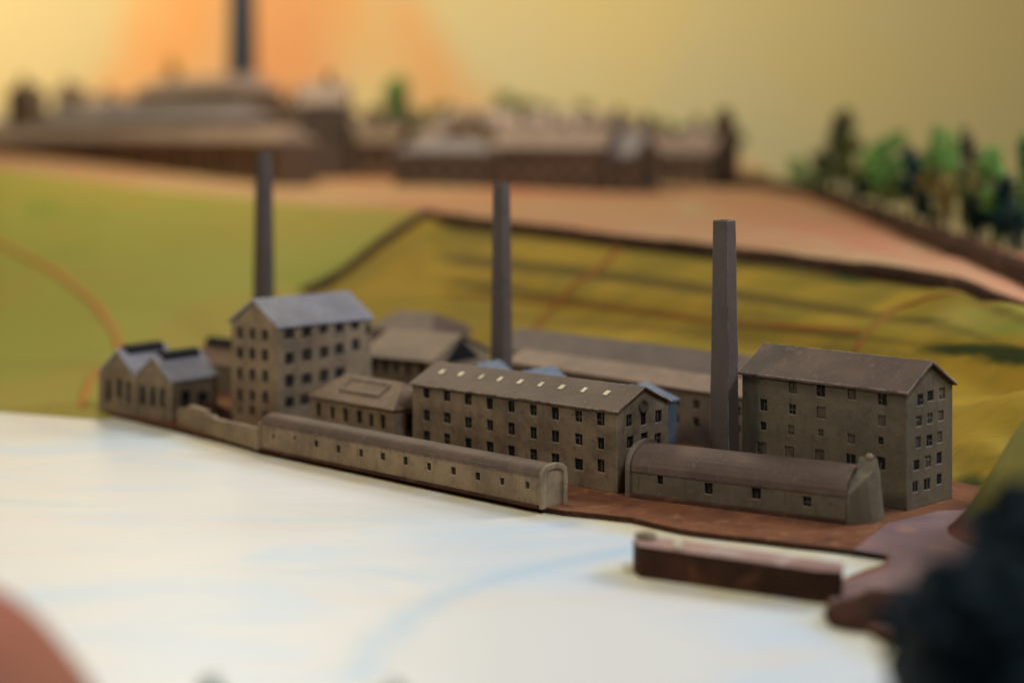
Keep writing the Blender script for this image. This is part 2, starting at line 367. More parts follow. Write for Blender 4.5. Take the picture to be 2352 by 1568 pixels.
fld = grid('field', field_h, [-900+20*i for i in range(211)], lambda p: lerp(FRONT, p, 1)-.25, lambda p: lerp(RIM, p, 1), 90, 'field',
     {'band': band, 'tone': lambda px, Y, tt: sstep(.5+(px-(lambda y: 985-(y-490)*285/182 if y < 672 else 700)(HOR+F*(HC-field_h(px, Y))/Y))/(30 if HOR+F*(HC-field_h(px, Y))/Y < 672 else 160))*(1-.75*math.exp(-((px-2330)/230)**4-((HOR+F*(HC-field_h(px, Y))/Y-735)/55)**2)), 'stroke_shade': stroke_shade})
grid('road', plat_h, [-900+35*i for i in range(121)], lambda p: lerp(RIM, p, 1)-.02, far_edge, 40, 'road')
def ribbon(name, pts, wd, th, mat, lift=.004, kind='structure', rough_=0):
    """strip laid along points; th > 0 gives it a raised body"""
    bm = bmesh.new(); rows = []
    P = []
    for a, b_ in zip(pts, pts[1:]):
        n = max(1, int((b_-a).length/.12))
        P += [a.lerp(b_, i/n) for i in range(n)]
    P.append(pts[-1])
    for i, p in enumerate(P):
        d = (P[min(i+1, len(P)-1)]-P[max(i-1, 0)]); d.z = 0; d.normalize(); s = Vector((-d.y, d.x, 0))
        ww = wd*(1+rough_*noise.noise(p*2.3)); z = lift+th*(1+rough_*noise.noise(p*3.1+Vector((5,0,0))))
        rows.append([bm.verts.new(p+s*ww/2+Vector((0,0,-.06))), bm.verts.new(p+s*ww*.42+Vector((0,0,z))), bm.verts.new(p-s*ww*.42+Vector((0,0,z))), bm.verts.new(p-s*ww/2+Vector((0,0,-.06)))])
    for r, s in zip(rows, rows[1:]):
        for j in range(3): bm.faces.new((r[j], s[j], s[j+1], r[j+1]))
    bm.faces.new(rows[0]); bm.faces.new(rows[-1][::-1])
    return tag(link(name, bm, mat, None, True), kind=kind)
def fpts(l): return [on(field_h, x, y, lerp(FRONT, x, 1)-.2, lerp(RIM, x, 1)) for x, y in l]
def ppts(l): return [on(plat_h, x, y, lerp(RIM, x, 1), 46) for x, y in l]
def dense(l, n=6):
    out = []
    for a, b_ in zip(l, l[1:]): out += [(a[0]+(b_[0]-a[0])*i/n, a[1]+(b_[1]-a[1])*i/n) for i in range(n)]
    return out+[l[-1]]
ribbon('path', fpts(dense([(-200,470),(0,560),(130,625),(220,700),(262,760),(285,830)])), .085, 0, 'path', .012)
ribbon('path', fpts(dense([(232,850),(205,880),(192,915),(188,940)])), .06, 0, 'path', .012)
ribbon('track', fpts(dense([(1430,556),(1395,605),(1320,655),(1262,718),(1205,790)])), .055, 0, 'track', .012)
ribbon('track', fpts(dense([(1010,675),(1200,690),(1450,712),(1640,738),(1976,762)])), .028, 0, 'track', .012)
ribbon('track', fpts(dense([(2230,668),(2130,685),(2050,715),(1990,765),(1962,812)])), .045, 0, 'track', .012)
# raised brown banks: rim of the fields, the oblique bank and the strip under the trees
rim = [Vector(((p-CX)/F*lerp(RIM, p, 1), lerp(RIM, p, 1), lerp(RIM, p, 2)-.03)) for p in range(985, 3000, 60)]
ribbon('embankment', rim, .11, .03, 'edge', 0, rough_=.5)
ribbon('embankment', fpts(dense([(700,672),(745,655),(800,620),(860,575),(930,525),(985,490)])), .15, .04, 'edge', 0, rough_=.4)
ribbon('embankment', ppts(dense([(1640,428),(1760,432),(1880,455),(1990,498),(2100,545),(2230,598),(2352,650),(2550,720)])), .26, .12, 'edge', 0, rough_=.3)
# flat factory ground, cut along the river bank, with its dark edge
bank = [(-1200,880),(-300,915),(0,926),(120,936),(232,950),(330,972),(430,996),(600,1036),(760,1071),(900,1100),(1080,1138),(1246,1172),(1300,1180),(1400,1190),(1450,1196),(1500,1208),(1560,1222),(1700,1240),(1900,1262),(2040,1278),(2030,1300),(1960,1325),(1905,1352),(1900,1400),(1980,1440),(2100,1500),(2352,1640),(2900,1900)]
bl = []
for i, ((a, b_), (c, d)) in enumerate(zip(bank, bank[1:])):
    n = max(1, int(abs(c-a)/25))
    for k in range(n):
        p = ground_pt(a+(c-a)*k/n, b_+(d-b_)*k/n-8); p.y += .012*noise.noise(p*6); bl.append(p)
bl.append(ground_pt(*bank[-1]))
bm = bmesh.new()
poly = [Vector((p.x, p.y, 0)) for p in bl]+[Vector((9, 6, 0)), Vector((9, 14, 0)), Vector((-9, 14, 0))]
top = [bm.verts.new(p) for p in poly]; low = [bm.verts.new(p+Vector((0, -.012, -.12))) for p in poly]
ft = bm.faces.new(top); n = len(poly)
for i in range(n): bm.faces.new((top[i], low[i], low[(i+1) % n], top[(i+1) % n])).material_index = 1
bmesh.ops.triangulate(bm, faces=[ft])
tag(link('ground', bm, ['earth', 'edge']), kind='structure')
# river
bm = bmesh.new(); V = {}
NX, NY = 150, 110
for i in range(NX+1):
    for j in range(NY+1): V[i, j] = bm.verts.new((-8+16*i/NX, 1.5+12.5*j/NY, -.028))
for i in range(NX):
    for j in range(NY): bm.faces.new((V[i,j], V[i+1,j], V[i+1,j+1], V[i,j+1]))
rv = tag(link('river', bm, 'river', None, True), kind='structure')
A = rv.data.attributes.new('shore', 'FLOAT', 'POINT')
B_ = rv.data.attributes.new('wash', 'FLOAT', 'POINT')
arcp = [ground_pt(x, y, -.03) for x, y in ((1450,1262),(1300,1290),(1150,1325),(1030,1365),(940,1415),(870,1480),(810,1568))]
quay_line = [ground_pt(1455,1300,-.05), ground_pt(1497,1342,-.05), ground_pt(1886,1400,-.05)]
for i, v in enumerate(rv.data.vertices):
    d = min((Vector((p.x, p.y, 0))-Vector((v.co.x, v.co.y, 0))).length for p in bl[::2]+[quay_line[0].lerp(quay_line[1], .5)]+[quay_line[1].lerp(quay_line[2], k/6) for k in range(7)])
    A.data[i].value = min(2, d*1.7)
    d = min((arcp[k_].lerp(arcp[k_+1], q_/5).xy-v.co.xy).length for k_ in range(6) for q_ in range(5)); B_.data[i].value = math.exp(-(d/.075)**2)
# quay in the foreground
q = Vector((.56, 7.42)); bq = Bld('quay', (.55, 7.37), -30.6, 0.80, .20, .112, 'dark brown foreground quay with a pinkish top jutting into the white river', 'quay', z=-.05)
bm = bmesh.new(); 
out = [(0, 0), (-.07, .08), (-.06, .15), (.02, .19), (.45, .175), (.86, .16), (.90, .03), (.80, 0)]
for (z0, z1, g, mi) in ((0, .135, 0, 0), (.136, .160, .012, 1)):
    lo_ = [bm.verts.new((x, y, z0)) for x, y in out]; cx_, cy_ = .40, .08
    up = [bm.verts.new((cx_+(x-cx_)*(1+g), cy_+(y-cy_)*(1+g*3), z1)) for x, y in out]
    bm.faces.new(lo_[::-1]).material_index = mi; bm.faces.new(up).material_index = mi
    for i in range(8): bm.faces.new((lo_[i], lo_[(i+1) % 8], up[(i+1) % 8], up[i])).material_index = 0
M['quaytop'] = paint('pink_quay_top', [(.40, .25, .20), (.31, .18, .15), (.48, .38, .33)], 2.5, bump=.2, rough=.4, spec=.5)
link('quay_body', bm, ['edge', 'quaytop'], bq.root)
bm = bmesh.new(); bmesh.ops.create_icosphere(bm, subdivisions=2, radius=.022)
for v in bm.verts: v.co = v.co*(1+.3*noise.noise(v.co*60)); v.co += Vector((.17, .03, .175))
link('bollard', bm, 'cream', bq.root, True)
bm = bmesh.new(); bmesh.ops.create_icosphere(bm, subdivisions=2, radius=.045)
for v in bm.verts: v.co = Vector((v.co.x*1.2, v.co.y, v.co.z*.5))*(1+.3*noise.noise(v.co*30)); v.co += Vector((-.03, .13, .17))
link('rubble', bm, 'wall_pale', bq.root, True)
# pinkish hard standing right of the quay
bm = bmesh.new(); ps = [ground_pt(*p, .004) for p in ((1905,1352),(1960,1327),(2034,1302),(2046,1276),(1960,1262),(2040,1200),(2160,1172),(2500,1160),(2800,1300),(2700,1700),(2352,1600),(2100,1480),(1985,1425),(1910,1392))]
bm.faces.new([bm.verts.new(p) for p in ps]); M['apron'] = paint('mauve_paving', [(.25, .155, .135), (.18, .115, .11), (.30, .17, .125)], 1.6, bump=.15, rough=.45)
tag(link('pavement', bm, 'apron'), kind='structure')
# green hill at the right edge with its reddish foot
bm = bmesh.new(); n = 60; V = {}
for i in range(n+1):
    for j in range(n+1):
        x = 1.75+3.2*i/n; y = 6.7+2.6*j/n; d = math.hypot((x-3.08)/1.08, (y-8.0)/.72)
        z = .74*sstep((1.02-d)*1.7)+.03*noise.noise(Vector((x*2, y*2, 0)))*sstep(1.3-d)-.03
        V[i, j] = bm.verts.new((x, y, z))
for i in range(n):
    for j in range(n): bm.faces.new((V[i,j], V[i+1,j], V[i+1,j+1], V[i,j+1]))
m, t, b = base('hill_paint', .65, .25); M['hill'] = m
tc = nd(t, 'ShaderNodeTexCoord'); sx = nd(t, 'ShaderNodeSeparateXYZ'); t.links.new(tc.outputs['Object'], sx.inputs[0])
col = mixc(t, ramp(t, nz(t, 2.5, 5), .35, .65), (.20, .17, .03), (.12, .13, .03))
ad = nd(t, 'ShaderNodeMath', operation='MULTIPLY_ADD'); t.links.new(nz(t, 5, 5), ad.inputs[0]); ad.inputs[1].default_value = .12; t.links.new(sx.outputs[2], ad.inputs[2])
col = mixc(t, ramp(t, ad.outputs[0], .20, .10), col, (.11, .035, .022)); t.links.new(col, b.inputs['Base Color'])
tag(link('hill', bm, 'hill', None, True), kind='structure')
# near bank at the bottom left
bm = bmesh.new(); V = {}; n = 40
for i in range(n+1):
    for j in range(n+1):
        x = -3.4+2.6*i/n; y = 3.2+2.6*j/n; d = math.hypot((x+2.02)/1.28, (y-4.5)/1.0)
        V[i, j] = bm.verts.new((x, y, -.09+.72*sstep((1.02-d)*1.9)))
for i in range(n):
    for j in range(n): bm.faces.new((V[i,j], V[i+1,j], V[i+1,j+1], V[i,j+1]))
M['redbank'] = paint('red_bank', [(.34, .11, .08), (.40, .15, .08), (.28, .13, .06)], 1.5)
tag(link('riverbank', bm, 'redbank', None, True), kind='structure')
# painted backdrop, a gently curved board
bm = bmesh.new(); r = []
for i in range(41):
    x = -34+68*i/40; y = 48-.004*x*x; r.append((bm.verts.new((x, y, -8)), bm.verts.new((x, y, 13)), bm.verts.new((x, y+.4, -8)), bm.verts.new((x, y+.4, 13))))
for p, q_ in zip(r, r[1:]):
    bm.faces.new((p[0], q_[0], q_[1], p[1])); bm.faces.new((p[2], p[3], q_[3], q_[2])); bm.faces.new((p[1], q_[1], q_[3], p[3]))
tag(link('backdrop', bm, 'backdrop', None, False), kind='structure')
# ------------------------------------------------------------------ the factory
T2 = lambda x, y: (x*.26995+470.4, y*.27+611.5)
T1 = lambda x, y: (x*.3+188.2, y*.3+611.5)
T3 = lambda x, y: (x*.32+893.8, y*.32+752.6)
T4 = lambda x, y: (x*.4+1411.2, y*.4+705.6)
# long mill with rooflights (centre)
b1 = Bld('mill_building', (-.578, 9.93), -41.2, 1.50, .451, .427, 'long central three-storey mill with a row of nine cream rooflights along its brown roof', 'mill')
for ys, c in (((468,490,515,545,567,592,615,635,655), 0), ((628,648,680,700,725,755,780,800,830), 1), ((780,800,830,860,888,915,945,980,990), 2)):
    for x, y in zip((268,415,567,722,877,1035,1192,1360,1518), ys): b1.win(*T3(x, y), .052, .063)
for x, y in ((1725,665),(1828,655),(1935,635),(1733,820),(1835,795),(1930,800)): b1.win(*T3(x, y), .06, .062, 'r')
b1.walls('wall', 'x', [tri(0, b1.w, .427, .522)]); rf = b1.ridge_x(.522, 'roof', .016, .012)
k = (.522-.427)/(.451/2)
for i in range(9):
    x = .115+i*.152+random.uniform(-.01, .01); y = .125; bm = bmesh.new(); dy = .020; dx = .011+random.uniform(-.003, .004)
    z = lambda yy: .427+yy*k+.0125
    vs = [bm.verts.new((x+a*dx, y+c*dy, z(y+c*dy)+d)) for d in (0, .006) for a, c in ((-1,-1),(1,-1),(1,1),(-1,1))]
    for f in ((0,1,2,3),(4,5,6,7),(0,1,5,4),(1,2,6,5),(2,3,7,6),(3,0,4,7)): bm.faces.new([vs[q_] for q_ in f])
    link('rooflight', bm, 'cream', rf)
bm = bmesh.new()      # round vent in the gable
R = []
for rr, dd in ((.040, 0), (.040, .010), (.026, .010), (.026, .002)):
    R.append([bm.verts.new((b1.L+.0005+dd, .2255+rr*math.cos(q_*math.pi/10), .432+rr*math.sin(q_*math.pi/10)*.9)) for q_ in range(20)])
for A_, B_ in zip(R, R[1:]):
    for i in range(20): bm.faces.new((A_[i], A_[(i+1) % 20], B_[(i+1) % 20], B_[i]))
bm.faces.new(R[-1]); link('round_vent', bm, 'frame', b1.root)
# right mill
c1 = Bld('mill_building', (1.247, 9.24), -44.8, 1.02, .437, .59, 'tall olive mill at the right with a plain grey-purple roof beside the green hill', 'mill')
for x, y, q_ in ((855,435,0),(1025,460,1),(1185,480,1),(1365,500,1),(1540,530,1),(857,560,1),(1022,585,.9),(1187,605,1),(1535,650,.9),(855,680,.7),(1015,705,.8),(1185,720,.6),(1360,755,.8),(1530,765,.6),(845,810,1.1),(1005,835,1.1),(1177,855,1.1),(1358,880,1.1),(1530,895,1)):
    if q_: c1.win(*T4(x, y), .052*q_, .058*q_)
for x, y in ((1757,530),(1815,508),(1882,495),(1748,655),(1812,637),(1875,622),(1745,775),(1808,765),(1868,745),(1735,905),(1800,885),(1865,865),(1728,1030),(1795,1015),(1865,985)): c1.win(*T4(x, y), .055, .052, 'r')
c1.faint = .45; c1.walls('wall_shaded', 'x', [tri(0, c1.w, .59, .713)], depth=.009); c1.ridge_x(.713, 'roof', .018, .016)
# tall mill on the left
g1 = Bld('mill_building', (-1.834, 11.15), -44.6, .50, .772, .654, 'tallest left mill, five storeys, gable to the front under a pale cool-lit roof', 'mill')
for y in (565, 737, 915, 1095):
    for x, d in ((295, 0), (402, 8), (512, 20)): g1.win(*T2(x, y+d), .062, .075)
g1.win(*T2(402, 1228), .06, .06); g1.win(*T2(512, 1275), .05, .06); g1.win(*T2(300, 1225), .04, .05)
for x, y in ((722,565),(868,550),(1010,528),(1145,512),(1278,492),(1400,540),(722,785),(872,752),(1015,730),(1145,702),(1285,665),(722,972),(868,955),(1015,930),(1150,905),(722,1155),(855,1130),(990,1100)): g1.win(*T2(x, y), .075, .072, 'r')
g1.walls('wall_pale', 'y', [tri(0, .5, .654, .801)]); g1.ridge_y(.801, 'roof_cool_lit', 0, .5, .016, .016)
bm = bmesh.new(); box(bm, .49, .53, -.03, .04, 0, .02); link('doorstep', bm, 'wall_brown', g1.root)
# twin-gabled house at the far left
h1 = Bld('twin_gabled_house', (-2.785, 11.56), -37.7, .72, .395, .263, 'low twin-gabled workshop at the far left with tall narrow windows', 'workshop')
for x, y in ((200,955),(285,935),(352,965),(462,985),(543,1000),(610,1010)): h1.win(*T1(x, y), .050, .135)
h1.winu(.12, .12, .09, .16, 'r'); h1.winu(.27, .10, .10, .13, 'r')
h1.walls('wall', 'y', [tri(0, .36, .263, .42), tri(.36, .72, .263, .405)])
for x0, r in ((0, .42), (.36, .405)):
    rr = h1.ridge_y(r, 'roof_cool_lit', x0, x0+.36, .012, .014, None, .012 if x0 == 0 else -.002, .012 if x0 else -.002)
    bm = bmesh.new(); prism(bm, [(x0+.135, r-.035), (x0+.225, r-.035), (x0+.225, r+.020), (x0+.18, r+.040), (x0+.135, r+.020)], 'y', .05, .36); link('roof_monitor', bm, 'dark', rr)
for x in (-.006, .35, .702):
    bm = bmesh.new(); box(bm, x, x+.024, -.014, -.0005, 0, .262); link('pilaster', bm, 'wall_pale', h1.root)
# shed behind it
i1 = Bld('low_shed', (-2.375, 12.6), -40, .62, .35, .2, 'low brown shed with a black ridge vent half hidden behind the tall mill', 'shed')
i1.walls('wall_brown', 'x', [tri(0, .35, .2, .32)]); rr = i1.ridge_x(.32, 'roof_tan')
bm = bmesh.new(); prism(bm, [(.13, .30), (.22, .30), (.22, .355), (.175, .372), (.13, .355)], 'x', .02, .56); link('roof_monitor', bm, 'dark', rr)
# hipped office between the mills
k1 = Bld('hipped_office', (-1.24, 10.55), -45.3, .774, .4, .256, 'small hipped-roof building with a raised roof frame between the two larger mills', 'building')
for x, y in zip((968,1085,1197,1315,1415,1515), (1222,1247,1268,1283,1312,1325)): k1.win(*T2(x, y), .045, .080)
k1.winu(.17, .12, .14, .21, 'r')
k1.walls('wall_pale'); rr = k1.hip(.39, .10, .14, 'roof_tan')
bm = bmesh.new(); kk = (.39-.267)/.214
def slope_bar(x0, x1, y0, y1, hgt=.014):
    z = lambda yy: .267+(yy+.014)*kk
    vs = [bm.verts.new((x, y, z(y)+d)) for d in (-.002, hgt) for x, y in ((x0,y0),(x1,y0),(x1,y1),(x0,y1))]
    for f in ((0,1,2,3),(4,5,6,7),(0,1,5,4),(1,2,6,5),(2,3,7,6),(3,0,4,7)): bm.faces.new([vs[q_] for q_ in f])
slope_bar(.20, .57, .055, .068); slope_bar(.20, .57, .150, .162); slope_bar(.20, .212, .069, .149); slope_bar(.558, .57, .069, .149)
link('roof_frame', bm, 'wall_brown', rr)
bm = bmesh.new(); slope_bar(.2125, .5575, .0685, .1495, .006); link('roof_panel', bm, 'roof_tan', rr)
bm = bmesh.new(); pr = [(.035, 0), (.035, .085)]+[(.085-.05*math.cos(q_*math.pi/8), .085+.05*math.sin(q_*math.pi/8)) for q_ in range(1, 8)]+[(.135, .085), (.135, 0)]
prism(bm, pr, 'x', k1.L+.001, k1.L+.012); link('arched_door', bm, 'wall_pale', k1.root)
# bigger gabled workshop behind it
l1 = Bld('gabled_workshop', (-1.053, 11.9), -33.2, .602, .705, .33, 'gabled workshop with a broad tan roof and dark gable behind the hipped building', 'workshop')
for x, y in ((1355,835),(1437,842),(1530,852),(1622,866),(1722,880),(1845,885)): l1.win(*T2(x, y), .055, .085)
l1.walls('wall_pale', 'x', [tri(0, .705, .33, .47)]); l1.ridge_x(.47, 'roof_tan', .02, .016)
bm = bmesh.new(); prism(bm, [(.15, .30), (.58, .30), (.3525, .452)], 'x', .6025, .610); link('gable_glazing', bm, 'dark', l1.root)
m1 = Bld('hipped_warehouse', (-1.12, 13.25), -36, .62, .5, .36, 'small hipped purple-brown roof rising behind the tan gabled workshop', 'warehouse')
m1.walls('wall_brown'); m1.hip(.495, .12, .16, 'roof')
# small cross wings behind the central mill
for p0, h, r, w_, lb in (((-.33, 10.62), .37, .455, .20, 'small pale-roofed wing peeping over the central mill, left of the middle chimney'), ((-.05, 10.30), .37, .452, .28, 'small wing with a blue-lit roof behind the central mill, right of the middle chimney')):
    o1 = Bld('roof_wing', p0, -41.2, .30, w_, h, lb, 'outbuilding', group=None)
    o1.walls('wall_brown', 'y', [tri(0, .3, h, r)]); o1.ridge_y(r, 'roof_blue_lit', 0, .3, .01, .012)
p1 = Bld('linking_wing', (.28, 9.915), -41.2, .45, .53, .32, 'wing with faded blue wall and blue-lit roof behind the right end of the mill', 'outbuilding')
p1.walls('blue_wall', 'y', [tri(0, .45, .32, .39)]); rr = p1.ridge_y(.39, 'roof_blue_lit', 0, .45, .012, .012)
bm = bmesh.new(); kk = (.39-.32)/.225
for y in (.20, .40):
    vs = [bm.verts.new((x, y+a, .39-(x-.225)*kk+.013+d)) for d in (0, .006) for x, a in ((.235, 0), (.455, 0), (.455, .014), (.235, .014))]
    for f in ((0,1,2,3),(4,5,6,7),(0,1,5,4),(1,2,6,5),(2,3,7,6),(3,0,4,7)): bm.faces.new([vs[q_] for q_ in f])
link('roof_rib', bm, 'dark', rr)
# two long halls at the back
n1 = Bld('long_hall', (-.05, 11.6), -47.8, 2.16, .4, .326, 'nearer of the two long halls at the back, with a light brown roof', 'hall')
for i in range(13):
    n1.winu(.10+i*.163, .245, .055, .055); n1.winu(.10+i*.163, .14, .055, .05)
n1.walls('wall_brown', 'x', [tri(0, .4, .326, .385)]); n1.ridge_x(.385, 'roof_pink')
n2 = Bld('long_hall', (-.12, 12.27), -46.5, 2.66, .5, .33, 'farther of the two long halls at the back, with a dull purple-brown roof', 'hall')
n2.walls('wall_brown', 'x', [tri(0, .5, .33, .45)]); n2.ridge_x(.45, 'roof_dark')
# long round-roofed shed along the river
a1 = Bld('riverside_shed', (-1.495, 10.17), -44, 2.29, .165, .155, 'very long low round-roofed shed with twelve small windows along the river bank', 'shed')
for i, (x, y) in enumerate(((628,998),(677,1002),(726,1015),(777,1027),(829,1036),(879,1044),(931,1054),(985,1067),(1041,1077),(1097,1089),(1153,1101),(1211,1110))):
    q_ = .6 if i in (0, 1) else .8 if i > 9 else 1; a1.win(x, y+4, .036*q_, .043*q_)
def barrel(b_, wm, rm, r, rimd=.01, pw=.75):
    w_ = b_.w; tp = arc(w_, b_.h, r, 0, 14, pw); b_.walls(wm, 'x', [[(w_, b_.h), (0, b_.h)][::-1][:1]+tp[1:-1]+[(w_, b_.h)]])
    bm = bmesh.new(); up = arc(w_, b_.h-.004, r+.006, .003, 14, pw); dn = arc(w_, b_.h-.004, r+.001, .0008, 14, pw)
    prism(bm, up+dn[::-1], 'x', .004, b_.L-.004); return link('roof', bm, rm, b_.root, False)
barrel(a1, 'wall_pale', 'roof', .206)
bm = bmesh.new(); up = arc(a1.w, 0, 1, .012, 14, .75)
def ring(b_, x0, x1, ro, ri, mat, r, z0=0, pw=.75):
    bm = bmesh.new(); o_ = [(-ro, z0)]+[(y, z) for y, z in arc(b_.w, b_.h, r+ro, ro, 14, pw)]+[(b_.w+ro, z0)]
    i_ = [(ri, z0)]+[(y, z) for y, z in arc(b_.w, b_.h, r-ri, -ri, 14, pw)]+[(b_.w-ri, z0)]
    A_ = [[bm.verts.new((x, y, z)) for y, z in q_] for x in (x0, x1) for q_ in (o_, i_)]
    n = len(o_)
    for i in range(n-1):
        bm.faces.new((A_[0][i], A_[0][i+1], A_[2][i+1], A_[2][i])); bm.faces.new((A_[1][i], A_[1][i+1], A_[3][i+1], A_[3][i]))
        bm.faces.new((A_[0][i], A_[0][i+1], A_[1][i+1], A_[1][i])); bm.faces.new((A_[2][i], A_[2][i+1], A_[3][i+1], A_[3][i]))
    return link('end_arch', bm, mat, b_.root)
ring(a1, 2.281, 2.299, .014, .014, 'wall_pale', .206)
bm = bmesh.new(); box(bm, -.01, .004, -.014, .175, 0, .165); link('end_pier', bm, 'wall_pale', a1.root)
bm = bmesh.new(); prism(bm, [(-.001, 0), (-.018, 0), (-.014, .008), (-.001, .014)], 'x', .0, 2.27); link('plinth', bm, 'edge', a1.root)
# round-ended shed at the right
d1 = Bld('round_ended_shed', (.604, 8.87), -31.8, 1.195, .34, .135, 'low round-roofed dark shed with a pointed end wall in front of the right mill', 'shed')
for x, y, q_ in ((262,990,.8),(540,1040,1.1),(815,1068,1.1),(1105,1115,.9)): d1.win(*T4(x, y), .045*q_, .05*q_)
barrel(d1, 'wall_shaded', 'roof', .250, pw=.85)
prf = [(-.010, .10), (-.004, .15), (.03, .185), (.08, .220), (.125, .245), (.152, .285), (.17, .300), (.188, .285), (.215, .245), (.26, .220), (.31, .185), (.344, .15), (.350, .10)]
bm = bmesh.new(); G = []
for y, zt in prf:
    yf = max(0, min(1, y/.34)); G.append([bm.verts.new((1.196+.012+.10*math.sin(math.pi*yf)**.6*(1-.28*k_/7), y, zt*k_/7)) for k_ in range(8)])
B0 = [(bm.verts.new((1.196, y, 0)), bm.verts.new((1.196, y, zt))) for y, zt in prf]
for i in range(len(prf)-1):
    for k_ in range(7): bm.faces.new((G[i][k_], G[i+1][k_], G[i+1][k_+1], G[i][k_+1]))
    bm.faces.new((B0[i][0], B0[i][1], B0[i+1][1], B0[i+1][0])); bm.faces.new((G[i][7], G[i+1][7], B0[i+1][1], B0[i][1])); bm.faces.new((G[i][0], B0[i][0], B0[i+1][0], G[i+1][0]))
for i in (0, -1): bm.faces.new([B0[i][0]]+G[i]+[B0[i][1]])
link('end_wall', bm, 'wall_shaded', d1.root, False)
bm = bmesh.new(); bmesh.ops.create_icosphere(bm, subdivisions=2, radius=.022, matrix=Matrix.Translation((1.245, .17, .300))); link('finial', bm, 'wall_pale', d1.root, True)
ring(d1, -.012, .012, .012, .012, 'wall_brown', .262, pw=.85)
bm = bmesh.new(); prism(bm, [(-.001, 0), (-.020, 0), (-.016, .014), (-.001, .022)], 'x', .02, 1.18); link('plinth', bm, 'edge', d1.root)
# boundary wall from the twin-gabled house to the riverside shed
pA, pB = Vector((-2.16, 11.02)), Vector((-1.52, 10.17)); ln = (pB-pA).length
wl = thing('boundary_wall', (pA.x, pA.y, 0), math.atan2(pB.y-pA.y, pB.x-pA.x), 'low stepped stone boundary wall joining the twin-gabled workshop to the long riverside shed', 'wall')
bm = bmesh.new(); pr = [(0, 0), (ln, 0), (ln, .122), (ln*.80, .120), (ln*.6, .112), (ln*.46, .108), (ln*.42, .125), (ln*.37, .112), (ln*.34, .142), (ln*.14, .146), (ln*.12, .13), (0, .11)]
prism(bm, pr, 'y', 0, .045)
for v in bm.verts: v.co.y, v.co.z = v.co.y, v.co.z
link('masonry', bm, 'wall_pale', wl)
bm = bmesh.new(); box(bm, ln-.03, ln+.01, -.008, .055, 0, .132); link('end_pier', bm, 'wall_pale', wl)
# rubble ramp against the twin house
rp = thing('earth_ramp', (-2.03, 11.10, 0), math.radians(-37), 'reddish earth ramp heaped between the twin-gabled workshop and the boundary wall', 'ramp')
bm = bmesh.new(); prism(bm, [(0, 0), (.34, 0), (.26, .03), (.02, .14)], 'x', -.02, .12); bmesh.ops.subdivide_edges(bm, edges=bm.edges[:], cuts=3, use_grid_fill=True)
for v in bm.verts: v.co += noise.noise_vector(v.co*9)*.02
link('heap', bm, 'edge', rp)
# chimneys
def chimney(x, y, h, wb, wt, rot, sides, label):
    t_ = thing('factory_chimney', (x, y, 0), rot, label, 'chimney', 'three tall factory chimneys')
    bm = bmesh.new(); rings = []
    N = 12 if sides < 9 else 10
    for i in range(N+1):
        f = i/N; r = (wb+(wt-wb)*f)/2; jx, jy = .0022*noise.noise(Vector((f*5, x, 0))), .0022*noise.noise(Vector((x, f*5, 3)))
        ps = []
        for k_ in range(sides):
            a = 2*math.pi*(k_+.5)/sides; rr = r/math.cos(math.pi/sides) if sides < 9 else r
            ps.append(bm.verts.new((rr*math.cos(a)+jx, rr*math.sin(a)+jy, h*f)))
        rings.append(ps)
    # lip and hollow flue
    for sc_, dz in ((.72, 0), (.66, -.10)):
        c_ = Vector((0, 0, h+dz)); rings.append([bm.verts.new((v.co.x*sc_, v.co.y*sc_, h+dz)) for v in rings[N]])
    for A_, B_ in zip(rings, rings[1:]):
        for k_ in range(sides): bm.faces.new((A_[k_], A_[(k_+1) % sides], B_[(k_+1) % sides], B_[k_]))
    o = link('shaft', bm, 'chim', t_)
    bm = bmesh.new(); bm.faces.new([bm.verts.new((v[0]*.655, v[1]*.655, h-.098)) for v in [(wt/2/math.cos(math.pi/sides)*math.cos(2*math.pi*(k_+.5)/sides), wt/2/math.cos(math.pi/sides)*math.sin(2*math.pi*(k_+.5)/sides)) for k_ in range(sides)]])
    link('flue', bm, 'dark', t_)
    bm = bmesh.new(); r = wb*.56
    a_ = [bm.verts.new((r/math.cos(math.pi/sides)*math.cos(2*math.pi*(k_+.5)/sides), r/math.cos(math.pi/sides)*math.sin(2*math.pi*(k_+.5)/sides), z)) for z in (0, .05) for k_ in range(sides)]
    bm.faces.new(a_[:sides]); bm.faces.new(a_[sides:])
    for k_ in range(sides): bm.faces.new((a_[k_], a_[(k_+1) % sides], a_[sides+(k_+1) % sides], a_[sides+k_]))
    link('foot', bm, 'chim', t_)
chimney(1.145, 9.20, 1.418, .121, .089, math.radians(-36), 4, 'rightmost square brown chimney beside the tall right-hand mill')
chimney(-.067, 11.0, 1.56, .111, .079, math.radians(-34), 4, 'middle square brown chimney rising behind the central mill')
chimney(-1.875, 12.9, 1.735, .185, .125, 0, 16, 'leftmost round tapering chimney behind the tallest left mill')
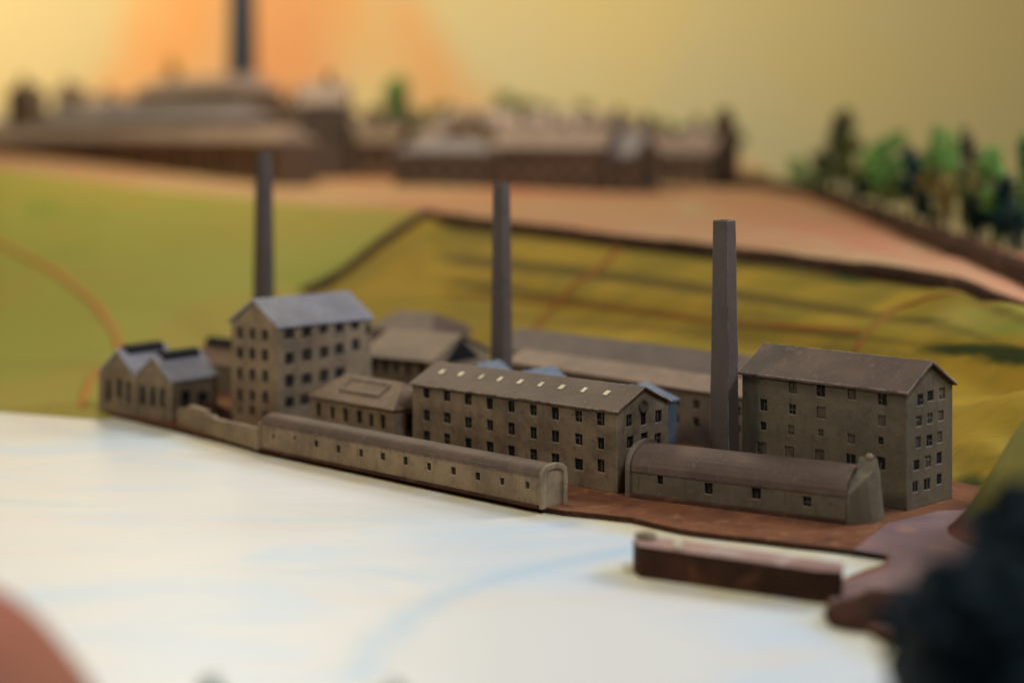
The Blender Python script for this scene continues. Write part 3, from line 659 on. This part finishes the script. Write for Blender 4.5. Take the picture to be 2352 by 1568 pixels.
# ------------------------------------------------------------------ the town behind
def house(px, py, ang, L, w_, h, r, label, wm='townwall', rm='townroof', cols=0, rows=0, kind='x', cat='house', name='town_house', hp=False, dY=0):
    p = on(plat_h, px, py, lerp(RIM, px, 1), 46)
    b_ = Bld(name, (p.x, p.y), ang, L, w_, h, label, cat, z=p.z-.25, group='model town behind the factory'); b_.h = h+.25
    for i in range(cols):
        for j in range(rows): b_.winu(L*(i+.5)/cols, .25+h*(j+.5)/rows, min(.3, L/cols*.5), h/rows*.5)
    for j in range(rows): b_.winu(w_*.5, .25+h*(j+.5)/rows, min(.3, w_*.3), h/rows*.5, 'r')
    b_.walls(wm, kind, [] if hp else [tri(0, w_ if kind == 'x' else L, b_.h, r+.25)], depth=.04)
    if hp: b_.hip(r+.25, w_*.4, w_*.4, rm, .03, .03)
    elif kind == 'x': b_.ridge_x(r+.25, rm, .03, .04)
    else: b_.ridge_y(r+.25, rm, 0, L, .03, .04)
    return b_
p = on(plat_h, 640, 428, 22, 46)
q0 = on(plat_h, 0, 352, 25, 46)
ang = math.degrees(math.atan2(p.y-q0.y, p.x-q0.x)); L = (p-q0).length+3
d = (p-q0).normalized(); s0 = p-d*L
def big(off, L_, w_, h, r, rm, label, back, cols):
    n_ = Vector((-d.y, d.x, 0)); o_ = p-d*(L_+off)+n_*back
    b_ = Bld('long_town_hall', (o_.x, o_.y), ang, L_, w_, h+.4, label, 'hall', z=min(p.z, 1.25)-.4, group='model town behind the factory')
    for i in range(cols): b_.winu(L_*(i+.5)/cols, .4+h*.5, L_/cols*.35, h*.45)
    b_.walls('townwall', 'x', [], depth=.05); b_.hip(r+.4, w_*.12, w_*.12, rm, .04, .04); return b_
big(.0, L, .55, .56, .80, 'townroof', 'longest blurred brown hall at the left of the background town', 0, 24)
big(4.0, L-3.2, .9, .90, 1.16, 'townpale', 'blurred hall with a pale lilac roof behind the longest brown hall', .95, 18)
big(7.6, 5.0, .8, 1.45, 1.78, 'townroof', 'blurred dark brown hall farthest back at the left of the town', 2.9, 8)
house(905, 428, -8, 1.35, 1.0, .42, .62, 'squat town block with a bluish white roof left of the other blocks', rm='townpale', cols=5, rows=2, hp=True)
house(1130, 432, -20, 1.5, .9, .50, .72, 'wide brown town block just right of the middle chimney top', cols=6, rows=2)
house(1330, 438, -25, .75, .9, .44, .70, 'town block with a bluish pale end wall in the middle of the town', cols=3, rows=2, rm='townpale')
house(1480, 425, -22, .95, .8, .42, .62, 'dark brown town block near the right end of the town', cols=4, rows=2)
house(720, 345, -20, 1.6, 1.0, .45, .75, 'pale brown house right of the long hall in the back row of the town')
house(850, 375, -12, 1.2, .9, .38, .60, 'tan house behind the squat block with the bluish roof')
house(1010, 375, -20, 1.9, 1.0, .62, .90, 'long tan house in the back row under the dark trees', rm='townroof')
house(1190, 372, -25, 1.6, 1.0, .55, .85, 'brown back row house behind the wide brown block', rm='townroof')
house(1370, 380, -25, 1.4, .9, .40, .62, 'low brown back row house near the ochre tree')
ch = house(1630, 425, -30, .30, .34, .62, 1.02, 'narrow steep-roofed chapel closing the right end of the town', kind='y', cat='chapel', name='chapel', rm='townwall')
ch = house(1560, 415, -25, .6, .5, .5, .7, 'small dark house tucked against the steep-roofed chapel')
rnd = random.Random(21)
for px, Y in [(700+i*62+rnd.uniform(-18, 18), rnd.uniform(25.5, 29.5)) for i in range(14)]+[(700+i*62+rnd.uniform(-18, 18), rnd.uniform(23.8, 25)) for i in (0, 1, 2, 5, 6, 9, 12)]+[(740+i*80+rnd.uniform(-25, 25), rnd.uniform(30.5, 34)) for i in range(9)]+[(40+i*74+rnd.uniform(-25, 25), rnd.uniform(33, 37)) for i in range(9)]:
    x_ = (px-CX)/F*Y; ww = rnd.uniform(.45, .95); hh = rnd.uniform(.34, .62)+(.5 if px < 690 else 0)
    b_ = Bld('town_house', (x_, Y), rnd.uniform(-50, 25), ww, rnd.uniform(.45, .8), hh+.3, 'small brown house in the dense blurred rows behind the town halls', 'house', z=plat_h(px, Y)-.3, group='small town houses')
    for i in range(2): b_.winu(ww*(i+.5)/2, .3+hh*.6, .12, .16)
    ky = rnd.random() < .4; r_ = b_.h+rnd.uniform(.14, .30); b_.walls(rnd.choice(('townwall', 'townwall', 'wall_brown')), 'y' if ky else 'x', [tri(0, b_.L if ky else b_.w, b_.h, r_)], depth=.04)
    rm = rnd.choice(('townroof', 'townroof', 'townpale', 'roof_tan')); rr = b_.ridge_y(r_, rm, 0, b_.L, .03, .04) if ky else b_.ridge_x(r_, rm, .03, .04)
    bm = bmesh.new(); cx_ = b_.L*rnd.uniform(.25, .75); box(bm, cx_-.05, cx_+.05, b_.w*.5-.05, b_.w*.5+.05, r_-.12, r_+.20); link('chimney_stack', bm, 'townwall', rr)
# tall dark stack behind the left halls
p_ = on(plat_h, 560, 372, 22, 46); X, Y = (556-CX)/F*37, 37
st = thing('dark_stack', (X, Y, 1.2), 0, 'tall blue-black stack rising out of frame behind the left town halls', 'chimney')
bm = bmesh.new(); bmesh.ops.create_cone(bm, cap_ends=True, segments=24, radius1=.36, radius2=.24, depth=6.5, matrix=Matrix.Translation((0, 0, 3.25))); link('shaft', bm, 'stack', st, False)
bm = bmesh.new(); bmesh.ops.create_cone(bm, cap_ends=True, segments=24, radius1=.31, radius2=.31, depth=.25, matrix=Matrix.Translation((0, 0, 6.65))); link('cap', bm, 'stack', st, False)
# ------------------------------------------------------------------ trees
def foliage(bm, c, rx, rz, n, leaf, seed):
    rnd = random.Random(seed); lobes = [(Vector((rnd.gauss(0, .38)*rx, rnd.gauss(0, .38)*rx, rnd.uniform(-.75, .8)*rz)), rnd.uniform(.35, .6)) for _ in range(9)]
    for i in range(n):
        lc, lr = rnd.choice(lobes); v = Vector((rnd.gauss(0, 1), rnd.gauss(0, 1), rnd.gauss(0, 1))).normalized()*rnd.random()**.4
        taper = 1-.45*max(0, lc.z/rz)
        q_ = c+Vector((lc.x*taper, lc.y*taper, lc.z))+Vector((v.x*rx*lr*taper, v.y*rx*lr*taper, v.z*rz*lr*.8))
        s = leaf*rnd.uniform(.6, 1.4); a = Vector((rnd.gauss(0, 1), rnd.gauss(0, 1), rnd.gauss(0, .6))).normalized(); b_ = a.orthogonal().normalized(); k_ = a.cross(b_)
        bm.faces.new([bm.verts.new(q_+a*s*.8), bm.verts.new(q_+b_*s*.5+k_*s*.15), bm.verts.new(q_-a*s*.8), bm.verts.new(q_-b_*s*.5)])
def tree(base_, top, rx, mat, label, cat='tree', name='model_tree', n=700, group='model trees', trunk=.28, leaf=None, seed=None):
    H = top-base_.z; t_ = thing(name, base_, 0, label, cat, group); seed = seed or int(base_.x*977+base_.y*131)
    rnd = random.Random(seed); leaf = leaf or rx*.20
    bm = bmesh.new(); nseg = 6; rings = []; lean = (rnd.uniform(-.04, .04)*H, rnd.uniform(-.04, .04)*H)
    for i in range(nseg+1):
        f = i/nseg; r = H*.028*(1-.75*f)+.004
        rings.append([bm.verts.new((lean[0]*f+r*math.cos(a*math.pi/3), lean[1]*f+r*math.sin(a*math.pi/3), H*.85*f-.03)) for a in range(6)])
    for A_, B_ in zip(rings, rings[1:]):
        for k_ in range(6): bm.faces.new((A_[k_], A_[(k_+1) % 6], B_[(k_+1) % 6], B_[k_]))
    for _ in range(5):      # limbs
        z = H*rnd.uniform(trunk, .7); a = rnd.uniform(0, 6.28); e = Vector((math.cos(a)*rx*.7, math.sin(a)*rx*.7, z+H*.15)); s = Vector((lean[0]*z/H, lean[1]*z/H, z)); w_ = H*.010+.002
        v = [bm.verts.new(s+Vector((0, 0, w_))), bm.verts.new(s+Vector((w_, w_, -w_))), bm.verts.new(s+Vector((-w_, -w_, -w_))), bm.verts.new(e)]
        for f in ((0,1,3),(1,2,3),(2,0,3)): bm.faces.new([v[i] for i in f])
    link('trunk', bm, 'bark', t_)
    bm = bmesh.new(); z0 = H*trunk; foliage(bm, Vector((lean[0], lean[1], (z0+H)/2)), rx, (H-z0)/2*.95, n, leaf, seed); link('crown', bm, mat, t_)
    return t_
TR = [  # bearing, foot, top (photo pixels), half width, colour, label
 (1925,452,232,34,'leaf_dark','tall slim dark cypress, highest tree at the left of the tree row'),
 (1945,470,300,44,'leaf_olive','olive bushy tree directly under the tall dark cypress'),
 (2025,478,285,52,'leaf_light','pale green tree right of the tall dark cypress'),
 (2005,485,345,48,'leaf_ochre','round ochre tree left of the dark teal tree'),
 (2095,520,325,42,'leaf_teal','dark teal tree in the middle of the tree row'),
 (2155,500,272,44,'leaf_light','light green tree behind the dark teal tree'),
 (2140,530,395,40,'leaf_ochre','lower ochre tree right of the dark teal tree'),
 (2235,520,258,32,'leaf_dark','tall slim black-green tree at the right of the tree row'),
 (2285,540,335,48,'leaf_light','light green tree right of the tall black-green one'),
 (2345,560,300,40,'leaf_green','green tree cut by the right edge of the photo'),
 (2212,560,430,26,'leaf_olive','small thin dark olive tree in the front of the row'),
 (2262,572,440,32,'leaf_dark','small dark green tree in the front of the row'),
 (2318,588,408,34,'leaf_teal','small teal tree standing foremost at the right edge'),
 (1835,442,362,30,'leaf_light','small bright green bush left of the tree row'),
 (1895,455,350,40,'leaf_olive','olive tree at the left foot of the tall cypress'),
 (2070,505,395,34,'leaf_olive','low olive tree between ochre and teal trees'),
 (1975,492,405,28,'leaf_dark','low black-green tree at the foot of the round ochre tree'),
 (2120,548,440,30,'leaf_dark','low black-green tree under the dark teal tree'),
 (2178,556,400,26,'leaf_ochre','thin ochre tree left of the small dark olive one'),
 (2245,530,365,26,'leaf_ochre','pale brown tree directly below the tall black-green one'),
 (2295,575,470,24,'leaf_green','low green tree squeezed between the two front dark trees'),
 (2340,600,480,26,'leaf_dark','low dark tree at the extreme right edge'),
 (1865,458,395,22,'leaf_green','small green tree left of the tall slim cypress foot'),
 (1735,425,395,30,'leaf_olive','tiny olive bush at the near end of the bank right of the chapel'),
]
for px, fy, ty, hw, mt, lb in TR:
    b_ = on(plat_h, px, fy-12, lerp(RIM, px, 1)+.3, 46); Yc = min(b_.y, far_edge(px)-.15); b_ = Vector(((px-CX)/F*Yc, Yc, plat_h(px, Yc))); top = HC-(ty-HOR)*b_.y/F
    tree(b_, top, hw*1.12*b_.y/F, mt, lb, group='model trees on the right-hand bank', n=750, trunk=.17)
TB = [(900,385,175,42,'leaf_green','green tree poking up behind the back houses left of centre'),
 (1060,365,222,60,'leaf_olive','dark olive tree at the left of the clump behind the town'),
 (1190,365,212,60,'leaf_olive','dark olive tree at the right of the clump behind the town'),
 (1350,372,232,40,'leaf_olive','dark pointed tree behind the middle of the town'),
 (1410,378,275,34,'leaf_light','pale green tree just right of the dark pointed tree'),
 (1530,380,275,34,'leaf_light','yellow-green tree behind the right end of the town'),
 (1668,400,270,26,'leaf_dark','dark slim tree right behind the steep-roofed chapel'),
 (410,330,120,22,'leaf_olive','thin brown-green tree behind the left halls, beside the dark stack')]
for px, fy, ty, hw, mt, lb in TB:
    Y = 33 if px > 500 else 39
    z = plat_h(px, Y); b_ = Vector(((px-CX)/F*Y, Y, z)); tree(b_, HC-(ty-HOR)*Y/F, hw*1.2*Y/F, mt, lb, group='trees behind the model town', n=900, trunk=.15)
rnd = random.Random(5)
for i in range(22):
    px = 700+i*44+rnd.uniform(-15, 15); Y = rnd.uniform(24.5, 32); b_ = Vector(((px-CX)/F*Y, Y, plat_h(px, Y)))
    tree(b_, b_.z+rnd.uniform(.55, .95), rnd.uniform(.16, .3), rnd.choice(('leaf_olive', 'leaf_olive', 'leaf_green', 'leaf_ochre')), 'small blurred tree among the houses of the model town', n=160, group='small trees among the town houses', trunk=.12)
# close, out-of-focus foliage
def clump(x, y, z, rx, rz, mat, label, n, leaf, seed, name='foreground_bush'):
    t_ = thing(name, (x, y, z), 0, label, 'bush')
    bm = bmesh.new(); rnd = random.Random(seed)
    for i in range(6):
        a = rnd.uniform(0, 6.28); e = Vector((math.cos(a)*rx*.6, math.sin(a)*rx*.6, rz*1.3)); w_ = .02
        v = [bm.verts.new((w_, 0, 0)), bm.verts.new((-w_, w_, 0)), bm.verts.new((-w_, -w_, 0)), bm.verts.new(e)]
        for f in ((0,1,3),(1,2,3),(2,0,3)): bm.faces.new([v[k_] for k_ in f])
    link('stem', bm, 'bark', t_)
    bm = bmesh.new(); foliage(bm, Vector((0, 0, rz)), rx, rz, n, leaf, seed)
    bmesh.ops.create_icosphere(bm, subdivisions=3, radius=1, matrix=Matrix.Translation((0, 0, rz*.95)) @ Matrix.Diagonal((rx*.84, rx*.84, rz*.84, 1)))
    link('crown', bm, mat, t_); return t_
clump(1.38, 4.6, -.05, .43, .44, 'leaf_fore', 'large blurred blue-black bush filling the bottom right corner', 5000, .05, 5)
rk = thing('dark_quay_end', (1.54, 6.66, -.06), -.35, 'dark brown blurred rock mass at the water between the quay and the corner bush', 'quayside')  # mass that stands in for the quay's dark face running on
bm = bmesh.new(); bmesh.ops.create_icosphere(bm, subdivisions=4, radius=1)
for v in bm.verts: v.co = Vector((math.copysign(abs(v.co.x)**.6, v.co.x)*.30, v.co.y*.17, max(v.co.z, -.2)*.16))*(1+.22*noise.noise(v.co*1.7))
link('quay_end_mass', bm, 'edge', rk, True)
clump(1.98, 6.0, -.05, .36, .38, 'leaf_fore', 'dark blurred bush behind the corner bush at the foot of the green hill', 4000, .05, 8)
clump(-.86, 4.9, -.07, .12, .18, 'leaf_green', 'small blurred green bush at the bottom edge, left', 900, .03, 3, 'small_bush')
clump(-.36, 4.85, -.05, .09, .18, 'leaf_green', 'smaller blurred green bush at the bottom edge, left of centre', 900, .03, 4, 'small_bush')
